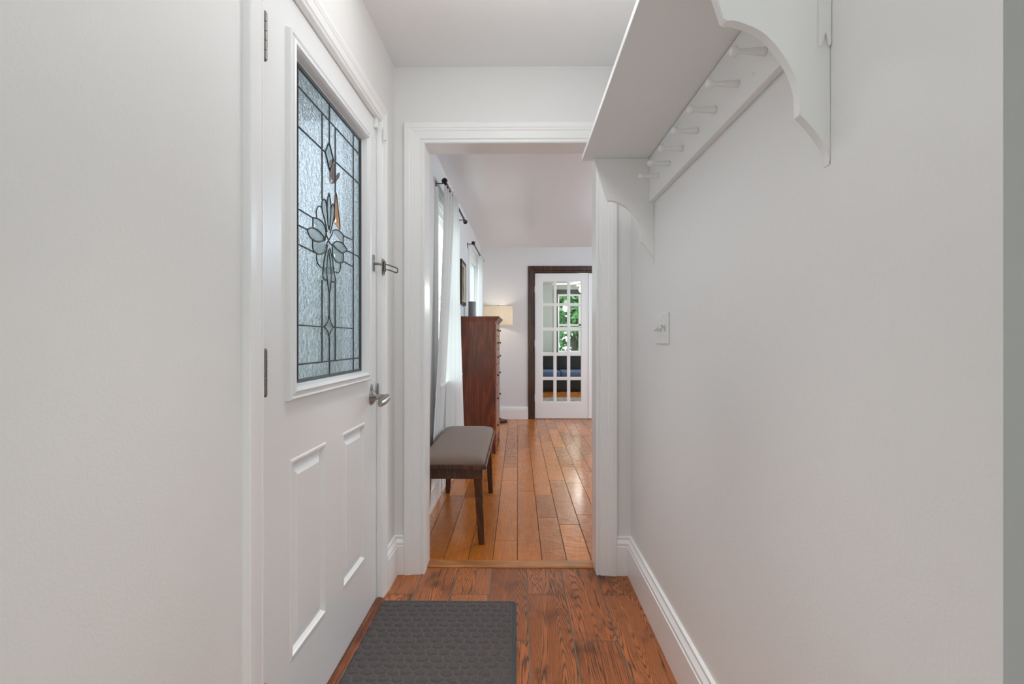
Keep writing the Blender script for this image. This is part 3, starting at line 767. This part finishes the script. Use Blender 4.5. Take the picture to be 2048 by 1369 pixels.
window(W3, fB, 'R', mat='trim', casing=False, rail=False, muntins=[('v', (1.455, 1.555)), ('v', (1.205, 1.235)), ('h', (1.395, 1.430)), ('h', (1.46, 1.50)), ('v', (2.0, 2.03))], depth=.15)
m = frame_sweep(W3[0], W3[1], W3[2], W3[3], [(0, 0), (0, .02), (.11, .02), (.11, 0)], lambda a, z, h: (a, 12.25 - h, z), True)
dk = solo('trim_10', m, M['darkcase'], kind='structure')
window((.5, 1.5, 1.05, 1.95), lambda a, z, h: (a, -3.4 + h, z), 'R', rail=False, muntins=[('v', (.98, 1.02))], depth=.15)  # unseen window added to let daylight in behind the camera
window((-2.7, -1.7, 1.0, 2.0), lambda a, z, h: (3.0 - h, a, z), 'R', rail=False, muntins=[('v', (-2.22, -2.18))], depth=.12)  # unseen window added too, sized for its light on the near wall
window((3.4, 4.9, .85, 2.15), lambda a, z, h: (3.6 - h, a, z), 'R', depth=.12)
window((5.4, 6.9, .85, 2.15), lambda a, z, h: (3.6 - h, a, z), 'R', depth=.12)
window((8.2, 10.8, .85, 2.15), lambda a, z, h: (3.6 - h, a, z), 'R', rail=False, muntins=[('v', (9.46, 9.54))], depth=.12)

def portal_at(name, c, size, nrm, fr='R'):
    o = portal(name, toL(c, fr), (0, 0, 0), *size)
    d = toL(nrm, fr); o.rotation_euler = (-Vector(d)).to_track_quat('Z', 'Y').to_euler()
portal_at('window_portal_1', (XL - .11, 4.19, 1.45), (1.3, .98), (1, 0, 0), 'L')
portal_at('window_portal_2', (XL - .11, 6.16, 1.44), (1.3, .88), (1, 0, 0), 'L')
portal_at('window_portal_3', (1.775, 12.43, 1.52), (1.65, 1.4), (0, -1, 0))
portal_at('window_portal_4', (1.0, -3.58, 1.5), (1.0, .9), (0, 1, 0))
portal_at('window_portal_5', (3.15, -2.2, 1.5), (1.0, 1.0), (-1, 0, 0))
portal_at('window_portal_6', (3.75, 4.15, 1.5), (1.3, 1.5), (-1, 0, 0))
portal_at('window_portal_7', (3.75, 6.15, 1.5), (1.3, 1.5), (-1, 0, 0))
portal_at('window_portal_8', (3.75, 9.5, 1.5), (1.3, 2.6), (-1, 0, 0))
portal_at('door_portal', (XL - WT - .02, 1.706, 1.46), (.92, .63), (1, 0, 0), 'L')

# ------------------------------------------------------------------ french doors
def leaf(name, x0, flip):
    W_ = .766; zt_ = 2.068; y0, y1 = YF + .008, YF + .046
    d = root(name, (x0, YF + .02, 0), kind='structure')
    sx = (lambda a: x0 + a) if not flip else (lambda a: x0 + W_ - a)
    cols = [(.105, .268), (.300, .461), (.494, .658)]; rows = [(.240, .557), (.590, .902), (.937, 1.256), (1.292, 1.609), (1.640, 1.957)]
    As = [0, *[c for p in cols for c in p], W_]; Zs = [.008, *[c for p in rows for c in p], zt_]
    b = bmesh.new()
    for i in range(len(As) - 1):
        for j in range(len(Zs) - 1):
            if i % 2 == 1 and j % 2 == 1: continue
            r = bmesh.ops.create_cube(b, size=1)
            X0, X1 = sorted((sx(As[i]), sx(As[i + 1])))
            thin = (i % 2 == 1 or i in (2, 4)) and 0 < j < 10 and 0 < i < 6
            e = .007 if thin else 0
            for v in r['verts']: v.co = Vector((X0 + (v.co.x + .5) * (X1 - X0), (y0 + e) + (v.co.y + .5) * (y1 - y0 - 2 * e), Zs[j] + (v.co.z + .5) * (Zs[j + 1] - Zs[j])))
    mb = MB(); mb.b.free(); mb.b = b; fr_ = part('door_frame', mb, M['trim'], d)
    for c in cols:
        for r_ in rows:
            X0, X1 = sorted((sx(c[0]), sx(c[1])))
            # glazing bead round each pane
            m = frame_sweep(X0, X1, r_[0], r_[1], [(0, 0), (-.007, .006), (0, .010)], lambda a, z, h: (a, y0 + .018 - h, z), True); part('glazing_bead', m, M['trim'], fr_)
            m = MB(); m.box(X0, X1, y0 + .017, y0 + .020, r_[0], r_[1]); part('pane', m, M['pane'], fr_)
    return d
lf = leaf('door_2', .2415, False)
leaf('door_3', 1.0115, True)
m = MB(); m.box(.9995, 1.0165, YF - .004, YF + .007, .01, 2.066, .002); part('astragal', m, M['trim'], lf)
for z in (.30, 1.07, 1.84):
    m = MB(); m.lathe([(.003, z - .048), (.006, z - .045), (.006, z + .045), (.003, z + .048)], (.2385, YF + .001, 0), 'z', 12); m.box(.240, .262, YF + .004, YF + .008, z - .044, z + .044)
    part('hinge', m, M['trim'], lf, smooth=True)

# ------------------------------------------------------------------ curtain rods and curtains
def rod(y0, y1, z, plates, label):
    x = -.560
    r = root('curtain_rod', (XL, (y0 + y1) / 2, z), 'L', label=label, cat='curtain rod', group='dark curtain rods over the living room windows')
    m = MB(); m.tube([(x, y0, z), (x, y1, z)], .0085, 12); part('pole', m, M['bronze'], r, smooth=True)
    for y, s_ in ((y0, -1), (y1, 1)):
        m = MB(); m.lathe([(0.002, 0), (.009, 0), (.013, .004 * s_), (.0135, .008 * s_), (.019, .014 * s_), (.021, .024 * s_), (.017, .034 * s_), (.008, .040 * s_), (.001, .041 * s_)], (x, y, z), 'y', 16)
        part('finial', m, M['bronze'], r, smooth=True)
    for y in plates:
        m = MB(); m.box(XL, XL + .004, y - .009, y + .009, z - .050, z + .014, .0015); m.tube([(XL + .004, y, z - .004), (x - .010, y, z - .004), (x, y, z - .016), (x + .010, y, z - .006)], .0038, 8)
        part('bracket', m, M['bronze'], r, smooth=True)
rod(3.575, 4.770, 2.232, (3.60, 4.70), 'dark metal rod over the nearer window, half covered by the white curtains')
rod(5.560, 6.740, 2.174, (5.58, 6.69), 'dark metal rod over the farther window beside the framed picture')

def curtain(name, top, bot, ztop, zbot, folds, amp, mat, label, seed=0, mid=None, nx=120, nz=60):
    """top/bot: plan polylines (x, y); folds run down the cloth"""
    rnd = random.Random(seed); ph = [rnd.random() * 6.28 for _ in range(4)]
    def ev(pl, s):
        Ls_ = [0]
        for p, q in zip(pl[:-1], pl[1:]): Ls_.append(Ls_[-1] + math.hypot(q[0] - p[0], q[1] - p[1]))
        d = s * Ls_[-1]
        for i in range(len(pl) - 1):
            if d <= Ls_[i + 1] + 1e-9:
                k = (d - Ls_[i]) / max(1e-9, Ls_[i + 1] - Ls_[i]); p, q = pl[i], pl[i + 1]
                tx, ty = q[0] - p[0], q[1] - p[1]; l = math.hypot(tx, ty) or 1
                return p[0] + k * tx, p[1] + k * ty, ty / l, -tx / l
        return (*pl[-1], 1, 0)
    b = bmesh.new(); V = []
    for j in range(nz + 1):
        t_ = j / nz; row = []
        e = t_ if mid is None else t_ ** mid
        for i in range(nx + 1):
            s = i / nx; a = ev(top, s); c_ = ev(bot, s)
            x = a[0] * (1 - e) + c_[0] * e; y = a[1] * (1 - e) + c_[1] * e; n_ = (a[2] * (1 - e) + c_[2] * e, a[3] * (1 - e) + c_[3] * e)
            f = math.sin(folds * 6.28 * s + ph[0] + .35 * math.sin(3 * t_ + ph[1])) + .35 * math.sin(folds * 12.3 * s + ph[2] + t_) 
            am = amp * (1.0 - .35 * t_ + .12 * math.sin(9 * s + 4 * t_ + ph[3]))
            row.append(b.verts.new((x + n_[0] * f * am, y + n_[1] * f * am, ztop * (1 - t_) + zbot * t_)))
        V.append(row)
    for j in range(nz):
        for i in range(nx): b.faces.new((V[j][i], V[j][i + 1], V[j + 1][i + 1], V[j + 1][i]))
    mb = MB(); mb.b.free(); mb.b = b
    o = solo(name, mb, M[mat], (top[0][0], top[0][1], zbot), 'L', label=label, cat='curtain')
    o.data.polygons.foreach_set('use_smooth', [True] * len(o.data.polygons))
    return o
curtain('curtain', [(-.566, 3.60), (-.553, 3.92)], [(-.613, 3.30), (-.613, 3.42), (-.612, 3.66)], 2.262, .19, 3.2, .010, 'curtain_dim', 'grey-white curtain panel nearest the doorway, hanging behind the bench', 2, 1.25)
curtain('curtain', [(-.566, 3.90), (-.545, 4.16)], [(-.600, 3.84), (-.565, 4.02), (-.505, 4.32)], 2.262, .02, 3.4, .012, 'curtain', 'bright white curtain panel hanging between the bench and the tall chest', 5, 1.3)
curtain('curtain', [(-.566, 6.28), (-.556, 6.68)], [(-.575, 5.95), (-.555, 6.60)], 2.205, .02, 4.2, .014, 'curtain', 'white curtain on the farther window, behind the grey vase', 7, 1.0)

# ------------------------------------------------------------------ bench
def bench():
    x0, x1, y0, y1 = -.545, -.170, 2.735, 3.80
    r = root('bench', ((x0 + x1) / 2, (y0 + y1) / 2, 0), label='low walnut bench with a taupe upholstered seat beyond the doorway', cat='bench')
    m = MB(); t_ = .030
    zt_ = .453
    for (a, b_, c_, d) in ((x0, x1, y0, y0 + .045), (x0, x1, y1 - .045, y1), (x0, x0 + .045, y0 + .045, y1 - .045), (x1 - .045, x1, y0 + .045, y1 - .045)): m.box(a, b_, c_, d, zt_ - .024, zt_, .003)
    part('seat_frame', m, M['walnut'], r)
    m = MB(); k = .022
    for (a, b_, c_, d) in ((x0 + k, x1 - k, y0 + k, y0 + k + .02), (x0 + k, x1 - k, y1 - k - .02, y1 - k), (x0 + k, x0 + k + .02, y0 + k + .02, y1 - k - .02), (x1 - k - .02, x1 - k, y0 + k + .02, y1 - k - .02)): m.box(a, b_, c_, d, zt_ - .080, zt_ - .024, .002)
    part('apron', m, M['walnut'], r)
    # cushion: rounded rectangle dome
    def rr(hx, hy, rad, z, n=8):
        out_ = []
        for cx, cy, a0 in ((1, 1, 0), (-1, 1, 90), (-1, -1, 180), (1, -1, 270)):
            for q in range(n + 1):
                a = R_(a0 + 90 * q / n); out_.append(((x0 + x1) / 2 + cx * (hx - rad) + rad * math.cos(a), (y0 + y1) / 2 + cy * (hy - rad) + rad * math.sin(a), z))
        return out_
    hx, hy = (x1 - x0) / 2 - .012, (y1 - y0) / 2 - .012
    m = MB(); m.loft([rr(hx, hy, .03, zt_ - .004), rr(hx + .002, hy + .002, .034, zt_ + .008), rr(hx - .001, hy - .001, .036, zt_ + .020), rr(hx - .012, hy - .012, .04, zt_ + .031), rr(hx - .035, hy - .035, .05, zt_ + .038), rr(hx - .09, hy - .12, .06, zt_ + .043)])
    part('seat_cushion', m, M['seat'], r, smooth=True)
    for ix, iy in ((1, 0), (0, 0), (1, 1), (0, 1)):
        tx = x1 - .050 if ix else x0 + .050; ty = y0 + .055 if iy == 0 else y1 - .055
        bx = x1 - .030 if ix else x0 + .030; by = y0 + .085 if iy == 0 else y1 - .040
        m = MB(); rings = []
        for q, (z, hw) in enumerate(((.0, .0155), (.02, .0165), (.20, .020), (.372, .0235), (zt_ - .024, .024))):
            f = z / (zt_ - .024); cx = bx + (tx - bx) * f; cy = by + (ty - by) * f; c2 = .005
            rings.append([(cx + a * (hw) , cy + b_ * hw, z) for a, b_ in ((-1, -.75), (-.75, -1), (.75, -1), (1, -.75), (1, .75), (.75, 1), (-.75, 1), (-1, .75))])
        m.loft(rings); part('leg', m, M['walnut'], r, smooth=True)
bench()

# ------------------------------------------------------------------ tall chest
def chest():
    x0, x1, y0, y1 = -.6275, -.295, 5.03, 5.80
    r = root('chest_of_drawers', ((x0 + x1) / 2, (y0 + y1) / 2, 0), 'L', label='tall reddish-brown wooden chest of drawers standing against the left wall', cat='chest of drawers')
    m = MB(); m.box(x0, x1, y0, y1, .19, 1.325, .003); m.box(x0 + .0225, x1, y0, y1, .085, .195, .003)
    body = part('carcass', m, M['chestwood'], r)
    # corner posts at the front
    m = MB(); m.box(x1 - .022, x1 + .004, y0 - .006, y0 + .018, .085, 1.325, .003); part('corner_post', m, M['chestwood'], body)
    m = MB(); m.box(x1 - .022, x1 + .004, y1 - .018, y1 + .006, .085, 1.325, .003); part('corner_post', m, M['chestwood'], body)
    # crown: cove moulding under a thin top, on three sides
    prof = [(0, 1.298), (.004, 1.298), (.006, 1.306), (.012, 1.311), (.020, 1.322), (.030, 1.333), (.036, 1.337), (.036, 1.343), (.040, 1.3435), (.042, 1.349), (.040, 1.356), (0, 1.356)]
    m = MB(); st = []
    for sx, sy in ((None, -1), (1, -1), (1, 1), (None, 1)):
        st.append([((x0 if sx is None else x1 + d), (y0 - d * .25 if sy < 0 else y1 + d), z) for d, z in prof])
    m.loft(st); m.box(x0, x1, y0, y1, 1.3255, 1.3555); part('crown', m, M['chestwood'], r)
    m = MB(); kick = [(5.035, .0), (5.035, .10), (5.795, .10), (5.795, .0), (5.70, .0), (5.66, .05), (5.17, .05), (5.13, .0)]
    m.prism(kick, lambda a, b_, d: (d, a, b_), x1 - .02, x1 + .006)
    m.prism([(x0 + .0225, 0), (x0 + .0225, .10), (x1 - .02, .10), (x1 - .02, .0), (x1 - .07, 0), (x1 - .10, .05), (x0 + .10, .05), (x0 + .06, 0)], lambda a, b_, d: (a, d, b_), y0 - .005, y0 + .015)
    m.prism([(x0 + .0225, 0), (x0 + .0225, .10), (x1 - .02, .10), (x1 - .02, .0), (x1 - .07, 0), (x1 - .10, .05), (x0 + .10, .05), (x0 + .06, 0)], lambda a, b_, d: (a, d, b_), y1 - .015, y1 + .005)
    part('base_plinth', m, M['chestwood'], r)
    zs = [.115, .40, .66, .87, 1.025, 1.16, 1.285]
    for i in range(len(zs) - 1):
        m = MB(); m.box(x1, x1 + .010, y0 + .03, y1 - .03, zs[i] + .006, zs[i + 1] - .006, .004)
        d = part('drawer', m, M['chestfront'], r)
        for y in (y0 + .17, y1 - .17):
            m = MB(); m.lathe([(.006, 0), (.005, .006), (.006, .009), (.0115, .012), (.0125, .016), (.008, .020), (.002, .021)], (x1 + .010, y, (zs[i] + zs[i + 1]) / 2), 'x', 14); part('knob', m, M['walnut'], d, smooth=True)
chest()
m = MB(); m.lathe([(.001, 1.3565), (.036, 1.3565), (.0385, 1.360), (.0385, 1.520), (.037, 1.5225), (.034, 1.5225), (.034, 1.40), (.001, 1.40)], (-.4785, 5.33, 0), 'z', 36)
solo('vase', m, M['vase'], (-.4785, 5.33, 1.3565), smooth=True, label='plain grey cylindrical vase standing on top of the tall chest', cat='vase')

# ------------------------------------------------------------------ picture
pc = root('picture_frame', (XL, 5.08, 1.68), 'L', label='dark-framed brownish picture hanging on the left wall above the chest', cat='picture')
ya, yb_, za, zb_ = 4.905, 5.255, 1.470, 1.905
m = frame_sweep(ya + .035, yb_ - .035, za + .035, zb_ - .035, [(0, .001), (0, .012), (.006, .016), (.018, .018), (.028, .026), (.035, .024), (.035, .001)], lambda a, z, h: (XL + h, a, z), True); part('frame', m, M['bronze'], pc)
m = frame_sweep(ya + .047, yb_ - .047, za + .047, zb_ - .047, [(0, .004), (0, .012), (.006, .022), (.014, .020), (.014, .004)], lambda a, z, h: (XL + h, a, z), True); part('fillet', m, M['mullion'], pc, label='pale inner fillet')
m = MB(); m.box(XL + .002, XL + .007, ya + .03, yb_ - .03, za + .03, zb_ - .03); part('picture', m, M['art'], pc)

# ------------------------------------------------------------------ floor lamp
lx, ly_ = -.275, 7.035
fl = root('floor_lamp', (lx, ly_, 0), label='lit floor lamp with a cream linen drum shade in the far left corner', cat='floor lamp')
m = MB(); m.lathe([(.001, 0.001), (.125, 0.001), (.125, .022), (.118, .028), (.02, .034), (.014, .05), (.001, .05)], (lx + .005, ly_ - .03, 0), 'z', 36); part('base', m, M['bronze'], fl, smooth=True)
m = MB(); m.tube([(lx, ly_ - .02, .03), (lx, ly_, 1.40)], .009, 12); m.tube([(lx, ly_, 1.40), (lx, ly_, 1.598)], .003, 8); m.lathe([(.001, 1.592), (.010, 1.594), (.007, 1.604), (.001, 1.610)], (lx, ly_, 0), 'z', 12); part('pole', m, M['bronze'], fl, smooth=True)
m = MB(); n = 48
ring = lambda r, z: [(lx + r * math.cos(2 * math.pi * k / n), ly_ + r * math.sin(2 * math.pi * k / n), z) for k in range(n)]
m.loft([ring(.201, 1.325), ring(.201, 1.583)], True, False, False); shd = part('lamp_shade', m, M['shade'], fl, smooth=True)
for z in (1.325, 1.583):
    m = MB(); m.tube(ring(.2015, z), .003, 6, True)
    if z > 1.5:
        for k in range(3): m.tube([(lx, ly_, 1.583), (lx + .2015 * math.cos(k * 2.0944), ly_ + .2015 * math.sin(k * 2.0944), 1.583)], .002, 6)
    part('shade_ring', m, M['shade'], shd, smooth=True)
m = MB(); m.lathe([(.001, 1.395), (.012, 1.40), (.014, 1.42), (.028, 1.45), (.030, 1.47), (.022, 1.49), (.001, 1.50)], (lx, ly_, 0), 'z', 16)
part('bulb', m, M['glow'], fl, smooth=True)
lamp('floor_lamp_bulb_light', (lx, ly_, 1.46), 9.0, (1, .80, .58), .035)

# ------------------------------------------------------------------ far room
sf = root('sofa', (1.25, 11.45, 0), label='long dark sofa with blue seat seen through the glazed door', cat='sofa')
m = MB(); m.box(.15, 2.45, 11.02, 11.92, .03, .30, .02); part('base', m, M['sofa'], sf)
m = MB(); m.box(.15, 2.45, 11.68, 11.93, .30, .80, .04, 3); part('backrest', m, M['sofa'], sf)
for xa in (.17, .93, 1.69):
    m = MB(); m.box(xa, xa + .74, 11.00, 11.70, .30, .455, .045, 4); part('seat_cushion', m, M['blue'], sf, smooth=True)
    m = MB(); m.box(xa, xa + .74, 11.52, 11.72, .45, .83, .06, 4); part('back_cushion', m, M['sofa'], sf, smooth=True)
for xa in (-.03, 2.43):
    m = MB(); m.box(xa, xa + .20, 11.0, 11.93, .03, .60, .04, 3); part('armrest', m, M['sofa'], sf, smooth=True)
m = MB(); m.box(-.1, 2.9, 8.4, 9.9, .0005, .012, .004); solo('rug', m, M['rug'], (1.4, 9.15, 0), label='pale patterned rug on the wooden floor in front of the sofa', cat='rug')
fx, fy = 1.33, 10.45
cf = root('ceiling_fan', (fx, fy, 2.44), label='white ceiling fan with a lit globe in the far room', cat='ceiling fan')
m = MB(); m.lathe([(.06, 2.4395), (.06, 2.42), (.02, 2.40), (.014, 2.39), (.014, 2.34), (.07, 2.33), (.10, 2.30), (.10, 2.25), (.06, 2.22), (.04, 2.21), (.001, 2.21)], (fx, fy, 0), 'z', 28); part('motor', m, M['plastic'], cf, smooth=True)
for k in range(5):
    a = k * 2 * math.pi / 5 + .35; ca, sa = math.cos(a), math.sin(a)
    m = MB(); m.prism([(.10, -.03), (.16, -.055), (.60, -.07), (.64, -.05), (.65, 0), (.64, .05), (.60, .07), (.16, .055), (.10, .03)], lambda p, q, d: (fx + p * ca - q * sa, fy + p * sa + q * ca, 2.275 + q * .12 + d), 0, .008); part('blade', m, M['plastic'], cf)
m = MB(); m.lathe([(.03, 2.21), (.075, 2.19), (.095, 2.155), (.09, 2.12), (.06, 2.09), (.001, 2.08)], (fx, fy, 0), 'z', 24); part('globe', m, M['glow'], cf, smooth=True)

# ------------------------------------------------------------------ outside
def tree(x, y, h, r, seed, label, n=2600, z0=-.35, low=.15):
    rs = np.random.RandomState(seed); t_ = root('tree', (x, y, z0), label=label, cat='tree')
    m = MB(); m.tube([(x, y, z0), (x + .05, y, z0 + h * .5), (x, y + .05, z0 + h * .8)], [.14, .09, .03], 10); part('trunk', m, M['bark'], t_, smooth=True)
    b = bmesh.new(); cl = [(rs.normal(0, r * .42), rs.normal(0, r * .42), z0 + h * rs.uniform(low, 1.0), rs.uniform(.25, .55) * r) for _ in range(26)]
    for k in range(n):
        cx, cy, cz, cr_ = cl[rs.randint(len(cl))]; d = rs.normal(0, 1, 3); d /= np.linalg.norm(d); p = np.array((x + cx, y + cy, cz)) + d * cr_ * rs.uniform(.6, 1.0)
        a = rs.normal(0, 1, 3); a /= np.linalg.norm(a); c_ = np.cross(a, rs.normal(0, 1, 3)); c_ /= np.linalg.norm(c_); s_ = rs.uniform(.05, .11)
        b.faces.new([b.verts.new(p + a * s_ * 1.6), b.verts.new(p + c_ * s_ * .6), b.verts.new(p - a * s_ * 1.2), b.verts.new(p - c_ * s_ * .6)])
    mb = MB(); mb.b.free(); mb.b = b; o = part('foliage', mb, M['leaf'], t_); o['kind'] = 'stuff'
tree(1.7, 15.4, 4.4, 1.8, 1, 'leafy green tree outside the far window', 6500)
# porch floor by the entry, plus an added roof and backdrop wall
m = MB(); m.box(-3.2, -.82, -.9, 3.3, 2.55, 2.68); solo('porch_sky_blocker', m, M['blocker_paint'], fr='L', kind='structure')  # unseen roof slab added to keep the sky off the door glass
m = MB(); m.box(-7.2, -7.0, -4, 24, -.35, 4.6); solo('backdrop_wall', m, M['blocker_paint'], (-7.1, 3, -.35), fr='L', label='pale wall added behind the leaded door glass in place of sky', cat='backdrop')  # invented wall that gives the glass a softer brightness than open sky
m = MB(); m.box(-3.0, -.82, -.8, 3.2, -.35, -.06); solo('porch_floor', m, M['stone'], fr='L', kind='structure')
def hedge(x0, x1, y0, y1, z1, seed, label, n=6000):
    rs = np.random.RandomState(seed); b = bmesh.new()
    for k in range(n):
        p = np.array((rs.uniform(x0, x1), rs.uniform(y0, y1), rs.uniform(-.35, z1))); a = rs.normal(0, 1, 3); a /= np.linalg.norm(a); c_ = np.cross(a, rs.normal(0, 1, 3)); c_ /= np.linalg.norm(c_); s_ = rs.uniform(.05, .10)
        b.faces.new([b.verts.new(p + a * s_ * 1.5), b.verts.new(p + c_ * s_ * .7), b.verts.new(p - a * s_ * 1.2), b.verts.new(p - c_ * s_ * .7)])
    mb = MB(); mb.b.free(); mb.b = b; o = solo('hedge', mb, M['leaf'], ((x0 + x1) / 2, (y0 + y1) / 2, -.35), fr='L', label=label, cat='hedge')
hedge(-3.95, -3.3, 9.4, 15.5, 2.9, 5, 'green hedge beyond the porch, behind the leaded glass')
